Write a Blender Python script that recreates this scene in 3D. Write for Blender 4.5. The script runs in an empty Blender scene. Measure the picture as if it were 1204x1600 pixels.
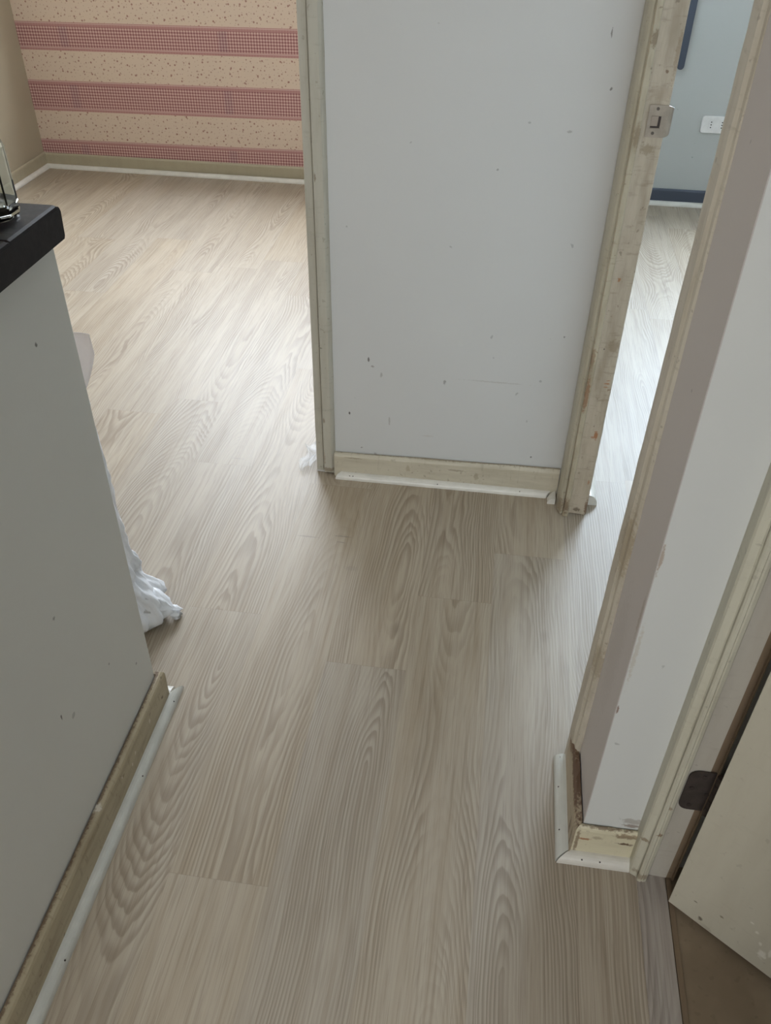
import bpy, bmesh, math, random
from mathutils import Vector, Matrix
random.seed(7)
S = bpy.context.scene
C = S.collection
PI = math.pi

# ------------------------------------------------------------------ camera
cam = bpy.data.cameras.new('camera')
co = bpy.data.objects.new('camera', cam); C.objects.link(co)
cam.sensor_fit = 'HORIZONTAL'; cam.sensor_width = 36.0
cam.lens = 1325.0 / 1204.0 * 36.0
cam.clip_start = 0.02; cam.clip_end = 60
r = Vector((0.98998367, 0.14052209, 0.01363385))
u = Vector((-0.09805627, 0.61489069, 0.78249243))
f = Vector((-0.10157414, 0.77599161, -0.62251081))
co.matrix_world = Matrix(((r.x, u.x, -f.x, 0), (r.y, u.y, -f.y, 0), (r.z, u.z, -f.z, 1.5), (0, 0, 0, 1)))
S.camera = co

# ------------------------------------------------------------------ light
S.view_settings.view_transform = 'Standard'
S.view_settings.look = 'None'
S.view_settings.gamma = 1.0
S.view_settings.use_curve_mapping = False
S.view_settings.exposure = 0.26
w = bpy.data.worlds.new('world'); S.world = w; w.use_nodes = True
w.node_tree.nodes['Background'].inputs[0].default_value = (0.75, 0.85, 1.0, 1)
w.node_tree.nodes['Background'].inputs[1].default_value = 1.0

def area(name, loc, direction, sx, sy, power, col):
    l = bpy.data.lights.new(name, 'AREA'); l.shape = 'RECTANGLE'; l.size = sx; l.size_y = sy
    l.energy = power; l.color = col
    o = bpy.data.objects.new(name, l); C.objects.link(o); o.location = loc
    o.rotation_euler = Vector(direction).to_track_quat('-Z', 'Y').to_euler()
    return o
# daylight through the windows
area('daylight_left_room', (-1.35, 5.35, 2.25), (0, -1, -0.45), 2.2, 2.2, 370, (0.83, 0.91, 1.0))
area('daylight_right_room', (1.30, 5.35, 2.25), (0, -1, -0.45), 2.0, 2.2, 520, (0.70, 0.84, 1.0))
area('daylight_kitchen', (-0.15, -2.62, 1.75), (0, 1, -0.05), 1.5, 1.1, 48, (0.97, 0.985, 1.0))
area('daylight_side', (-2.78, 2.3, 1.6), (1, 0, -0.1), 1.3, 1.1, 6, (1.0, 0.98, 0.95))

# ------------------------------------------------------------------ node helpers
class N:
    def __init__(s, name):
        s.m = bpy.data.materials.new(name); s.m.use_nodes = True
        s.t = s.m.node_tree; s.b = s.t.nodes['Principled BSDF']
        s.co = s.t.nodes.new('ShaderNodeTexCoord').outputs['Object']
    def n(s, typ, **kw):
        x = s.t.nodes.new(typ)
        for k, v in kw.items(): setattr(x, k, v)
        return x
    def put(s, sock, v):
        if isinstance(v, bpy.types.NodeSocket): s.t.links.new(v, sock)
        elif isinstance(v, (tuple, list)):
            sock.default_value = tuple(v) + ((1,) if len(v) == 3 and len(sock.default_value) == 4 else ())
        else: sock.default_value = v
    def math(s, op, a, b=0.0, c=0.0):
        x = s.n('ShaderNodeMath', operation=op)
        s.put(x.inputs[0], a); s.put(x.inputs[1], b); s.put(x.inputs[2], c)
        return x.outputs[0]
    def mix(s, fac, a, b, mode='MIX'):
        x = s.n('ShaderNodeMix', data_type='RGBA', blend_type=mode)
        s.put(x.inputs[0], fac); s.put(x.inputs[6], a); s.put(x.inputs[7], b)
        return x.outputs[2]
    def noise(s, vec, scale=5, detail=2, rough=0.5, dim='3D', col=False):
        x = s.n('ShaderNodeTexNoise', noise_dimensions=dim)
        if dim == '1D': s.put(x.inputs['W'], vec)
        else: s.put(x.inputs['Vector'], vec)
        x.inputs['Scale'].default_value = scale; x.inputs['Detail'].default_value = detail
        x.inputs['Roughness'].default_value = rough
        return x.outputs['Color' if col else 'Fac']
    def vmul(s, v, k):
        x = s.n('ShaderNodeVectorMath', operation='MULTIPLY'); s.put(x.inputs[0], v); s.put(x.inputs[1], k); return x.outputs[0]
    def vadd(s, v, k):
        x = s.n('ShaderNodeVectorMath', operation='ADD'); s.put(x.inputs[0], v); s.put(x.inputs[1], k); return x.outputs[0]
    def sep(s, v):
        x = s.n('ShaderNodeSeparateXYZ'); s.put(x.inputs[0], v); return x.outputs
    def comb(s, x_, y_, z_):
        x = s.n('ShaderNodeCombineXYZ'); s.put(x.inputs[0], x_); s.put(x.inputs[1], y_); s.put(x.inputs[2], z_); return x.outputs[0]
    def ramp(s, fac, lo, hi):
        x = s.n('ShaderNodeMapRange', interpolation_type='SMOOTHSTEP'); s.put(x.inputs[0], fac)
        s.put(x.inputs[1], lo); s.put(x.inputs[2], hi); return x.outputs[0]
    def spots(s, base, items):
        """marks with a shape of their own: (centre, radii, colour, strength)"""
        wob = s.vmul(s.vadd(s.noise(s.co, 130, 3, 0.7, col=True), (-.5, -.5, -.5)), (2.0, 2.0, 2.0))
        for cen, rad, col, st in items:
            v = s.vadd(s.co, tuple(-c for c in cen)); v = s.vmul(v, tuple(1 / q for q in rad)); v = s.vadd(v, wob)
            L = s.n('ShaderNodeVectorMath', operation='LENGTH'); s.put(L.inputs[0], v)
            k = s.math('MULTIPLY', s.math('SUBTRACT', 1.0, s.ramp(L.outputs['Value'], 0.50, 1.10)), st)
            base = s.mix(k, base, col)
        return base
    def bump(s, h, strength=0.2, dist=0.002):
        x = s.n('ShaderNodeBump'); s.put(x.inputs['Height'], h); x.inputs['Strength'].default_value = strength
        x.inputs['Distance'].default_value = dist; s.t.links.new(x.outputs[0], s.b.inputs['Normal'])
    def done(s, col, rough=0.5, spec=0.5, metal=0.0):
        s.put(s.b.inputs['Base Color'], col); s.put(s.b.inputs['Roughness'], rough)
        s.b.inputs['Specular IOR Level'].default_value = spec; s.put(s.b.inputs['Metallic'], metal)
        return s.m

def srgb(r_, g, b):
    h = lambda c: (c / 255) / 12.92 if c / 255 <= 0.04045 else ((c / 255 + 0.055) / 1.055) ** 2.4
    return (h(r_), h(g), h(b))

# ------------------------------------------------------------------ materials
def mat_floor(name, base, dark, light, pw=0.186, plen=1.22, x0=0.07, rough=0.42):
    m = N(name); X, Y, Z = m.sep(m.co)
    row = m.math('FLOOR', m.math('DIVIDE', m.math('SUBTRACT', X, x0), pw))
    wn = m.n('ShaderNodeTexWhiteNoise', noise_dimensions='1D'); m.put(wn.inputs['W'], m.math('ADD', row, 31.7))
    ys = m.math('ADD', Y, m.math('MULTIPLY', wn.outputs['Value'], plen))
    idx = m.math('FLOOR', m.math('DIVIDE', ys, plen))
    w2 = m.n('ShaderNodeTexWhiteNoise', noise_dimensions='2D'); m.put(w2.inputs['Vector'], m.comb(m.math('ADD', row, 3.3), m.math('ADD', idx, 9.1), 0))
    ra, rb, rc = m.sep(w2.outputs['Color'])
    fx = m.math('SUBTRACT', m.math('SUBTRACT', m.math('DIVIDE', m.math('SUBTRACT', X, x0), pw), row), 0.5)
    lx = m.math('MULTIPLY', fx, pw)                                 # metres across the plank
    seed = m.math('MULTIPLY', m.math('ADD', ra, row), 37.0)
    # wandering heart of the tree
    wander = m.noise(m.math('ADD', m.math('MULTIPLY', Y, 1.0), seed), 0.9, 2, dim='1D')
    cx = m.math('MULTIPLY', m.math('SUBTRACT', wander, 0.5), 0.085)
    cx = m.math('ADD', cx, m.math('MULTIPLY', m.math('SUBTRACT', rb, 0.5), 0.10))
    v3 = m.comb(m.math('MULTIPLY', lx, 9), m.math('MULTIPLY', Y, 1.5), seed)
    wig = m.noise(v3, 1.7, 3, 0.55)
    dx = m.math('ADD', m.math('SUBTRACT', lx, cx), m.math('MULTIPLY', m.math('SUBTRACT', wig, 0.5), 0.015))
    dn = m.noise(m.math('ADD', m.math('MULTIPLY', Y, 1.0), m.math('MULTIPLY', seed, 1.7)), 0.62, 1, dim='1D')
    depth = m.math('MULTIPLY', m.math('SUBTRACT', dn, 0.38), 0.38)
    depth = m.math('ADD', depth, m.math('MULTIPLY', m.math('SUBTRACT', wig, 0.5), 0.022))
    dep = m.math('MAXIMUM', depth, 0.004)
    rr = m.math('SQRT', m.math('ADD', m.math('MULTIPLY', dx, dx), m.math('MULTIPLY', dep, dep)))
    ph = m.math('MULTIPLY', rr, 165.0)
    ph = m.math('ADD', ph, m.math('MULTIPLY', m.noise(rr, 30, 1, dim='1D'), 3.0))
    fr = m.math('FRACT', ph)
    ring = m.math('MULTIPLY', m.ramp(fr, 0.15, 0.80), m.math('SUBTRACT', 1.0, m.ramp(fr, 0.86, 1.0)))
    patch = m.ramp(m.noise(m.comb(m.math('MULTIPLY', lx, 9), m.math('MULTIPLY', Y, 1.5), seed), 1.3, 2), 0.38, 0.62)
    ring = m.math('MULTIPLY', ring, m.math('ADD', 0.12, m.math('MULTIPLY', patch, 0.88)))
    # fine pores and streaks
    fine = m.noise(m.comb(m.math('MULTIPLY', X, 420), m.math('MULTIPLY', Y, 9), seed), 1.0, 3, 0.6)
    streak = m.noise(m.comb(m.math('MULTIPLY', X, 42), m.math('MULTIPLY', Y, 1.3), seed), 1.0, 3, 0.6)
    knotv = m.n('ShaderNodeTexVoronoi', feature='F1'); m.put(knotv.inputs['Vector'], m.comb(m.math('MULTIPLY', X, 2.4), m.math('MULTIPLY', Y, 1.1), 4.0)); knotv.inputs['Scale'].default_value = 1.0
    knot = m.math('SUBTRACT', 1.0, m.ramp(knotv.outputs['Distance'], 0.012, 0.045))
    c = m.mix(m.ramp(streak, 0.25, 0.75), base, light)
    c = m.mix(m.math('MULTIPLY', ring, 0.54), c, dark)
    fine2 = m.noise(m.comb(m.math('MULTIPLY', X, 190), m.math('MULTIPLY', Y, 3.5), seed), 1.0, 2, 0.6)
    c = m.mix(m.math('MULTIPLY', m.ramp(fine2, 0.50, 0.75), 0.42), c, dark)
    c = m.mix(m.math('MULTIPLY', m.ramp(fine, 0.50, 0.72), 0.34), c, dark)
    c = m.mix(m.math('MULTIPLY', m.math('SUBTRACT', 1.0, m.ramp(fine, 0.26, 0.44)), 0.25), c, light)
    c = m.mix(m.math('MULTIPLY', knot, 0.45), c, tuple(q * 0.55 for q in dark))
    tone = m.n('ShaderNodeHueSaturation'); m.put(tone.inputs['Color'], c); m.put(tone.inputs['Value'], m.math('ADD', 0.965, m.math('MULTIPLY', rc, 0.045)))
    m.put(tone.inputs['Saturation'], m.math('ADD', 0.90, m.math('MULTIPLY', ra, 0.2)))
    c = tone.outputs[0]
    # hairline joints
    e1 = m.ramp(m.math('ABSOLUTE', fx), 0.4965, 0.4995)
    fy = m.math('ABSOLUTE', m.math('SUBTRACT', m.math('SUBTRACT', m.math('DIVIDE', ys, plen), idx), 0.5))
    e2 = m.ramp(fy, 0.4992, 0.4999)
    joint = m.math('MAXIMUM', m.math('MULTIPLY', e1, 0.22), m.math('MULTIPLY', e2, 0.24))
    c = m.mix(joint, c, tuple(q * 0.55 for q in dark))
    if name == 'oak_plank_floor':
        c = m.spots(c, [((-.44, 1.73, 0), (.035, .0035, .03), srgb(120, 112, 104), .45), ((-.345, 1.745, 0), (.03, .003, .03), srgb(120, 112, 104), .5),
                        ((-.345, 1.72, 0), (.016, .003, .03), srgb(120, 112, 104), .45), ((-.30, 1.62, 0), (.02, .012, .03), srgb(140, 130, 118), .3),
                        ((-.73, 2.06, 0), (.025, .003, .03), srgb(130, 120, 112), .35), ((-.64, 2.04, 0), (.014, .003, .03), srgb(130, 120, 112), .35)])
    h = m.math('ADD', m.math('MULTIPLY', fine, 0.6), m.math('MULTIPLY', ring, -0.35))
    m.bump(h, 0.28, 0.0006)
    rg = m.math('ADD', rough, m.math('MULTIPLY', fine, 0.12))
    return m.done(c, rg, 0.5)

M = {}
M['floor'] = mat_floor('oak_plank_floor', srgb(167, 153, 133), srgb(121, 105, 87), srgb(179, 167, 149))
M['threshold'] = mat_floor('grey_oak_strip', srgb(163, 153, 144), srgb(120, 110, 102), srgb(178, 170, 162), pw=0.3, x0=0.3, plen=5, rough=0.42)

def mat_wall(name, col, marks=(), rough=0.55, blotch=None, amount=0.25, spec=0.35):
    m = N(name)
    n1 = m.noise(m.co, 2.2, 3, 0.6)
    c = m.mix(m.math('MULTIPLY', m.ramp(n1, 0.3, 0.75), amount), col, blotch or tuple(q * 0.86 for q in col))
    sp = m.noise(m.vmul(m.co, (1, 1, 1)), 38, 1, 0.5)
    c = m.mix(m.math('MULTIPLY', m.ramp(sp, 0.79, 0.82), 0.55), c, tuple(q * 0.45 for q in col))
    c = m.spots(c, marks)
    m.bump(m.noise(m.co, 55, 3, 0.6), 0.10, 0.002)
    return m.done(c, rough, spec)
DK = srgb(70, 62, 55)
M['wall_centre'] = mat_wall('white_wall_paint', srgb(198, 198, 195), [
    ((-.32, 2.035, .39), (.003, .02, .007), DK, .8), ((-.375, 2.035, .215), (.0035, .02, .005), DK, .9),
    ((-.11, 2.035, .34), (.004, .02, .009), srgb(110, 105, 98), .6), ((-.285, 2.035, .345), (.004, .02, .010), srgb(130, 125, 118), .5),
    ((-.31, 2.035, .37), (.005, .02, .004), srgb(120, 110, 100), .6), ((.02, 2.035, .352), (.10, .02, .0025), srgb(170, 166, 160), .5),
    ((.15, 2.035, .12), (.003, .02, .003), DK, .8), ((-.34, 2.035, .10), (.004, .02, .003), DK, .5),
    ((.188, 2.035, 1.19), (.002, .02, .010), DK, .6), ((.205, 2.035, 1.085), (.004, .02, .004), DK, .7),
    ((-.02, 2.035, .905), (.003, .02, .003), DK, .5), ((.13, 2.035, .995), (.010, .02, .003), srgb(130, 125, 120), .5),
    ((-.26, 2.035, .20), (.003, .02, .015), srgb(140, 135, 128), .5), ((-.15, 2.035, .16), (.02, .02, .003), srgb(175, 168, 158), .4),
    ((.19, 2.035, .50), (.0025, .02, .003), DK, .6), ((-.30, 2.035, .08), (.005, .02, .009), srgb(125, 118, 108), .5)], amount=0.18)
M['wall_counter'] = mat_wall('grey_white_paint', srgb(206, 205, 198), [
    ((-.636, .80, .36), (.02, .0025, .0075), DK, .8), ((-.636, 1.01, .93), (.02, .004, .005), DK, .8),
    ((-.636, .86, .53), (.02, .004, .004), srgb(95, 92, 88), .6), ((-.636, .62, .44), (.02, .003, .006), DK, .9),
    ((-.636, 1.06, .20), (.02, .004, .004), srgb(110, 106, 100), .6), ((-.636, .97, .30), (.02, .003, .003), DK, .5)], amount=0.12, rough=.5)
M['wall_column'] = mat_wall('white_column_paint', srgb(208, 209, 205), [
    ((.345, .905, .118), (.028, .02, .010), srgb(150, 142, 132), .6), ((.34, .905, .104), (.018, .02, .006), srgb(120, 100, 84), .7),
    ((.262, .905, .55), (.004, .02, .07), srgb(185, 176, 160), .5), ((.259, .905, .74), (.003, .02, .03), srgb(150, 120, 90), .6),
    ((.259, .905, .42), (.002, .02, .01), srgb(120, 84, 60), .8)], amount=0.10)
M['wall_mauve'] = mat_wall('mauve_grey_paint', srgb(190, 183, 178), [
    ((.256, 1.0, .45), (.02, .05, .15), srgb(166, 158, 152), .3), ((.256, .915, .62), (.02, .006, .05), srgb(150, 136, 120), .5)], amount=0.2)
M['wall_cream'] = mat_wall('cream_wall_paint', srgb(172, 160, 138), amount=0.15)
M['wall_blue'] = mat_wall('pale_blue_wall_paint', srgb(184, 186, 182), amount=0.2)
M['wall_plain'] = mat_wall('plain_wall_paint', srgb(205, 203, 198))
M['ceiling'] = mat_wall('white_ceiling_paint', srgb(225, 224, 220))

def mat_worn(name, col, dirt=0.5, chips=(), streak_axis='z', bare=0.0, dirtcol=(120, 104, 78), rough=0.42):
    m = N(name)
    sc = {'z': (9, 9, 1.6), 'x': (1.6, 9, 9), 'y': (9, 1.6, 9)}[streak_axis]
    n1 = m.noise(m.vmul(m.co, sc), 3.2, 4, 0.65)
    c = m.mix(m.math('MULTIPLY', m.ramp(n1, 0.38, 0.72), 0.75 * dirt), col, srgb(*dirtcol))
    sc2 = {'z': (14, 14, 60), 'x': (60, 14, 14), 'y': (14, 60, 14)}[streak_axis]
    n2 = m.noise(m.vmul(m.co, sc2), 1.6, 3, 0.6)
    c = m.mix(m.math('MULTIPLY', m.ramp(n2, 0.56, 0.75), 0.55 * dirt), c, srgb(108, 92, 70))
    n4 = m.noise(m.co, 70, 2, 0.5)
    c = m.mix(m.math('MULTIPLY', m.ramp(n4, 0.68, 0.74), 0.6 * dirt + .1), c, srgb(92, 76, 58))
    if bare:
        n3 = m.noise(m.co, 26, 3, 0.65)
        c = m.mix(m.math('MULTIPLY', m.ramp(n3, 1.0 - bare, 1.04 - bare), 0.8), c, srgb(118, 86, 58))
    c = m.spots(c, chips)
    m.bump(m.noise(m.co, 60, 3, 0.6), 0.25, 0.0015)
    return m.done(c, rough, 0.4)
CR = srgb(186, 180, 158)
ORG = srgb(158, 108, 72)
BRN = srgb(96, 66, 44)
M['casing_left'] = mat_worn('cream_casing_paint', srgb(180, 176, 162), .28, [
    ((-.437, 2.02, .02), (.03, .05, .008), srgb(110, 90, 66), .6), ((-.447, 2.02, .19), (.004, .05, .012), srgb(110, 90, 70), .6),
    ((-.447, 2.02, .87), (.003, .05, .012), srgb(110, 92, 72), .7), ((-.45, 2.02, .42), (.006, .05, .002), DK, .8), ((-.45, 2.02, .06), (.004, .05, .03), srgb(120, 98, 74), .5)])
M['bb_centre'] = mat_worn('cream_skirting_paint', srgb(194, 186, 166), .35, [((-.1, 2.033, .088), (2, .009, .010), srgb(128, 108, 84), .6),
    ((-.06, 2.02, .06), (.03, .05, .004), srgb(120, 104, 84), .5), ((-.2, 2.02, .05), (.008, .05, .012), srgb(150, 132, 106), .5),
    ((-.36, 2.02, .07), (.03, .05, .003), srgb(130, 114, 92), .5), ((.0, 2.02, .045), (.008, .05, .016), srgb(140, 124, 98), .5)], 'x')
M['jamb'] = mat_worn('worn_jamb_paint', srgb(182, 169, 150), .62, [
    ((.303, 1.944, .268), (.0065, .05, .016), ORG, .95), ((.295, 1.944, .262), (.006, .05, .004), ORG, .7),
    ((.305, 1.944, .425), (.008, .05, .003), ORG, .8), ((.303, 1.944, .415), (.009, .05, .002), ORG, .8), ((.308, 1.944, .434), (.006, .05, .002), ORG, .7),
    ((.285, 1.944, .70), (.004, .05, .006), srgb(150, 100, 60), .8), ((.305, 1.944, .53), (.018, .05, .020), srgb(112, 92, 62), .4),
    ((.308, 1.944, .115), (.003, .05, .009), ORG, .7), ((.29, 1.944, .018), (.012, .05, .008), srgb(84, 66, 46), .7),
    ((.30, 1.944, 1.10), (.03, .05, .016), srgb(122, 98, 72), .18), ((.314, 1.944, 1.17), (.006, .05, .05), srgb(118, 90, 58), .4),
    ((.29, 1.944, .99), (.02, .05, .012), srgb(120, 104, 76), .5), ((.318, 1.944, .03), (.008, .05, .04), srgb(100, 70, 46), .8),
    ((.282, 1.944, .52), (.0025, .05, .0025), DK, .8), ((.30, 1.944, 1.14), (.004, .05, .004), srgb(105, 80, 56), .8)], bare=.30)
M['stop'] = mat_worn('worn_stop_paint', srgb(176, 166, 144), .7, [
    ((.258, 1.93, .40), (.006, .05, .06), srgb(130, 88, 56), .7), ((.256, 1.93, .50), (.006, .05, .035), srgb(120, 90, 60), .6),
    ((.257, 1.93, .04), (.012, .05, .03), srgb(100, 76, 54), .7), ((.262, 1.93, 1.2), (.008, .05, .02), srgb(112, 94, 70), .7),
    ((.262, 1.93, 1.02), (.008, .05, .03), srgb(120, 100, 74), .6)], bare=.36)
M['casing_right'] = mat_worn('aged_casing_paint', srgb(180, 173, 153), .4, [((.236, 1.95, .03), (.02, .03, .035), srgb(112, 90, 68), .6)])
M['strip'] = mat_worn('aged_edge_paint', srgb(190, 182, 166), .45, [
    ((.245, 1.07, .62), (.02, .03, .08), srgb(128, 108, 74), .5), ((.245, 1.06, .35), (.02, .03, .05), srgb(124, 106, 74), .4)])
M['casing_near'] = mat_worn('pale_casing_paint', srgb(196, 192, 174), .22, [((.357, .87, .12), (.01, .02, .006), srgb(120, 96, 66), .7),
    ((.375, .858, .16), (.006, .02, .005), srgb(120, 92, 62), .8), ((.375, .858, .24), (.005, .02, .005), srgb(120, 92, 62), .6), ((.37, .86, .02), (.02, .02, .01), srgb(120, 100, 76), .6)])
M['jamb_near'] = mat_worn('pale_jamb_paint', srgb(186, 180, 168), .18)
M['bb_left'] = mat_worn('dirty_tan_skirting', srgb(174, 162, 136), .7, [((-.634, .2, .100), (.007, 4, .007), srgb(92, 70, 54), .8),
    ((-.624, .80, .10), (.02, .010, .008), srgb(205, 198, 184), .9), ((-.624, .95, .06), (.02, .003, .006), srgb(205, 198, 184), .9),
    ((-.624, .93, .05), (.02, .003, .005), srgb(205, 198, 184), .9), ((-.624, 1.03, .06), (.02, .004, .008), srgb(205, 198, 184), .8),
    ((-.624, .885, .07), (.02, .002, .004), srgb(205, 198, 184), .9), ((-.624, 1.10, .05), (.02, .006, .006), srgb(90, 72, 50), .8)], 'y', rough=.5)
M['bb_column'] = mat_worn('stripped_skirting', srgb(176, 162, 138), .6, [
    ((.245, 1.09, .09), (.03, .035, .018), srgb(104, 76, 52), .8), ((.245, 1.0, .098), (.03, .12, .008), srgb(88, 62, 44), .9),
    ((.245, .93, .04), (.03, .008, .03), srgb(92, 68, 48), .7), ((.245, .965, .06), (.03, .002, .004), srgb(210, 204, 190), .9), ((.245, .905, .05), (.03, .003, .05), srgb(96, 72, 50), .8)], 'y', rough=.55)
M['bb_front'] = mat_worn('chipped_cream_skirting', srgb(208, 200, 172), .2, [
    ((.30, .893, .098), (.06, .02, .006), srgb(110, 88, 66), .8), ((.335, .893, .085), (.025, .02, .007), srgb(128, 106, 82), .8),
    ((.262, .893, .062), (.013, .02, .004), ORG, .9), ((.335, .893, .062), (.016, .02, .004), srgb(84, 56, 38), .9), ((.285, .893, .07), (.012, .02, .006), srgb(150, 136, 112), .6),
    ((.25, .893, .05), (.004, .03, .05), srgb(110, 84, 60), .7)], 'x')
M['bb_far'] = mat_worn('cream_far_skirting', srgb(172, 162, 138), .12)
M['bb_blue'] = mat_wall('slate_blue_paint', srgb(74, 80, 92), rough=.4)
M['rawwood'] = mat_worn('bare_gap_wood', srgb(124, 106, 86), .5, rough=.7)
M['door'] = mat_worn('cream_door_paint', srgb(194, 188, 170), .10, [
    ((.55, .735, .135), (.02, .02, .004), srgb(215, 210, 196), .0), ((.463, .79, .03), (.004, .02, .006), srgb(84, 72, 52), .8), ((.475, .782, .018), (.012, .02, .006), srgb(110, 96, 70), .25),
    ((.448, .80, .065), (.003, .02, .002), srgb(80, 68, 50), .8), ((.485, .774, .075), (.004, .02, .003), srgb(100, 84, 56), .7),
    ((.548, .73, .055), (.007, .02, .012), srgb(222, 218, 206), .9), ((.540, .736, .08), (.003, .02, .006), srgb(222, 218, 206), .8), ((.556, .724, .075), (.003, .02, .014), srgb(222, 218, 206), .8),
    ((.53, .742, .10), (.003, .02, .004), srgb(222, 218, 206), .8), ((.52, .75, .115), (.003, .02, .003), srgb(222, 218, 206), .8), ((.57, .714, .045), (.002, .02, .010), srgb(222, 218, 206), .7)], rough=.45)

def mat_simple(name, col, rough=.4, spec=.5, metal=0, var=.06, scale=20):
    m = N(name); n = m.noise(m.co, scale, 3, .6)
    c = m.mix(m.ramp(n, .3, .7), tuple(q * (1 - var) for q in col), tuple(min(1, q * (1 + var)) for q in col))
    return m.done(c, rough, spec, metal)
M['shoe'] = mat_simple('white_shoe_moulding', srgb(214, 210, 200), .35)
M['shoe_grey'] = mat_simple('pale_shoe_moulding', srgb(196, 196, 188), .35)
M['nail'] = mat_simple('dark_nail', srgb(60, 52, 46), .5)
M['steel'] = mat_simple('brushed_steel', srgb(150, 138, 124), .42, .5, .55, .12, 40)
M['screw'] = mat_simple('dull_screw', srgb(92, 84, 76), .4, .5, .8)
M['hole'] = mat_simple('dark_recess', srgb(60, 50, 46), .8)
M['bolt'] = mat_simple('recess_wood', srgb(150, 136, 122), .6)
M['hinge'] = mat_simple('dark_bronze_hinge', srgb(74, 66, 62), .5, .4, .3, .15, 60)
M['socket_white'] = mat_simple('white_outlet_plastic', srgb(222, 220, 216), .3)
M['pvc'] = mat_simple('white_window_pvc', srgb(225, 225, 222), .3)

def mat_wallpaper():
    m = N('gingham_band_wallpaper'); X, Y, Z0 = m.sep(m.co)
    zz = m.math('SUBTRACT', Z0, m.math('MULTIPLY', m.math('ADD', X, 2.6), 0.0098))
    cream = srgb(212, 192, 172)
    n = m.noise(m.co, 3, 3)
    c = m.mix(m.math('MULTIPLY', n, .15), cream, srgb(204, 182, 160))
    # scattered dots
    for sc, rad, st, off in ((27, .105, .60, 0), (43, .09, .45, 5.2), (15, .07, .75, 11.7)):
        vo = m.n('ShaderNodeTexVoronoi', feature='F1', voronoi_dimensions='2D')
        m.put(vo.inputs['Vector'], m.comb(m.math('ADD', X, off), m.math('MULTIPLY', zz, 1.0), 0)); vo.inputs['Scale'].default_value = sc
        vo.inputs['Randomness'].default_value = .75
        c = m.mix(m.math('MULTIPLY', m.math('LESS_THAN', vo.outputs['Distance'], rad), st), c, srgb(142, 88, 78))
    # gingham bands
    P = 0.0148
    def tri(v): return m.math('ABSOLUTE', m.math('SUBTRACT', m.math('MULTIPLY', m.math('FRACT', m.math('DIVIDE', v, P)), 2.0), 1.0))
    gx = m.ramp(tri(X), .38, .62); gz = m.ramp(tri(zz), .38, .62)
    g = m.mix(gx, srgb(212, 182, 170), srgb(178, 134, 128))
    g = m.mix(gz, g, m.mix(gx, srgb(178, 134, 128), srgb(136, 86, 90)))
    blue = m.math('ADD', 0.0, 0.0)
    for xs in (-2.35, -1.495):
        blue = m.math('ADD', blue, m.math('SUBTRACT', 1.0, m.ramp(m.math('ABSOLUTE', m.math('SUBTRACT', X, xs)), .012, .035)))
    g = m.mix(m.math('MULTIPLY', blue, .20), g, srgb(120, 100, 118))
    edge1 = srgb(176, 128, 124); edge2 = srgb(208, 178, 166)
    for z0, z1 in ((.0, .150), (.300, .452), (.597, .729), (.876, 1.02), (1.17, 1.32), (1.47, 1.62), (1.77, 1.92), (2.07, 2.22)):
        def inside(a, b): return m.math('MULTIPLY', m.math('GREATER_THAN', zz, a), m.math('LESS_THAN', zz, b))
        c = m.mix(inside(z0, z1), c, g)
        for a, b, col in ((z1 - .020, z1, edge1), (z1 - .007, z1 - .003, edge2), (z0, z0 + .018, edge1), (z0 + .011, z0 + .015, edge2)):
            c = m.mix(m.math('MULTIPLY', inside(a, b), .85), c, col)
    return m.done(c, .5, .35)
M['wallpaper'] = mat_wallpaper()

def mat_counter():
    m = N('dark_stained_board'); n = m.noise(m.vmul(m.co, (3, 40, 40)), 1.5, 4, .6)
    c = m.mix(m.ramp(n, .3, .75), srgb(13, 8, 9), srgb(30, 22, 23))
    e = m.noise(m.co, 130, 2); m.bump(n, .15, .001)
    return m.done(c, m.math('ADD', .36, m.math('MULTIPLY', e, .15)), .18)
M['counter'] = mat_counter()
def mat_tile():
    m = N('dull_brown_lino'); n = m.noise(m.co, 5, 4, .65); n2 = m.noise(m.co, 60, 2)
    c = m.mix(m.ramp(n, .3, .7), srgb(126, 110, 90), srgb(152, 136, 114))
    c = m.mix(m.math('MULTIPLY', m.ramp(n2, .6, .7), .3), c, srgb(104, 88, 70))
    return m.done(c, .5, .4)
M['lino'] = mat_tile()
def mat_glass():
    m = N('clear_glass'); m.b.inputs['Transmission Weight'].default_value = 1.0; m.b.inputs['IOR'].default_value = 1.47
    return m.done((.93, .97, .96), .02)
M['glass'] = mat_glass()
def mat_bag(name, col, alpha=1.0, trans=0.0):
    m = N(name); n = m.noise(m.co, 22, 4, .65)
    m.bump(n, .5, .006)
    if alpha < 1: m.b.inputs['Alpha'].default_value = alpha
    if trans: m.b.inputs['Transmission Weight'].default_value = trans
    return m.done(col, .38, .5)
M['bag'] = mat_bag('white_plastic_bag', srgb(234, 236, 240))
M['flap'] = mat_bag('thin_pale_plastic', srgb(236, 232, 234), .52)
M['scrap'] = mat_bag('clear_plastic_scrap', srgb(232, 236, 238), .20)

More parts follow.
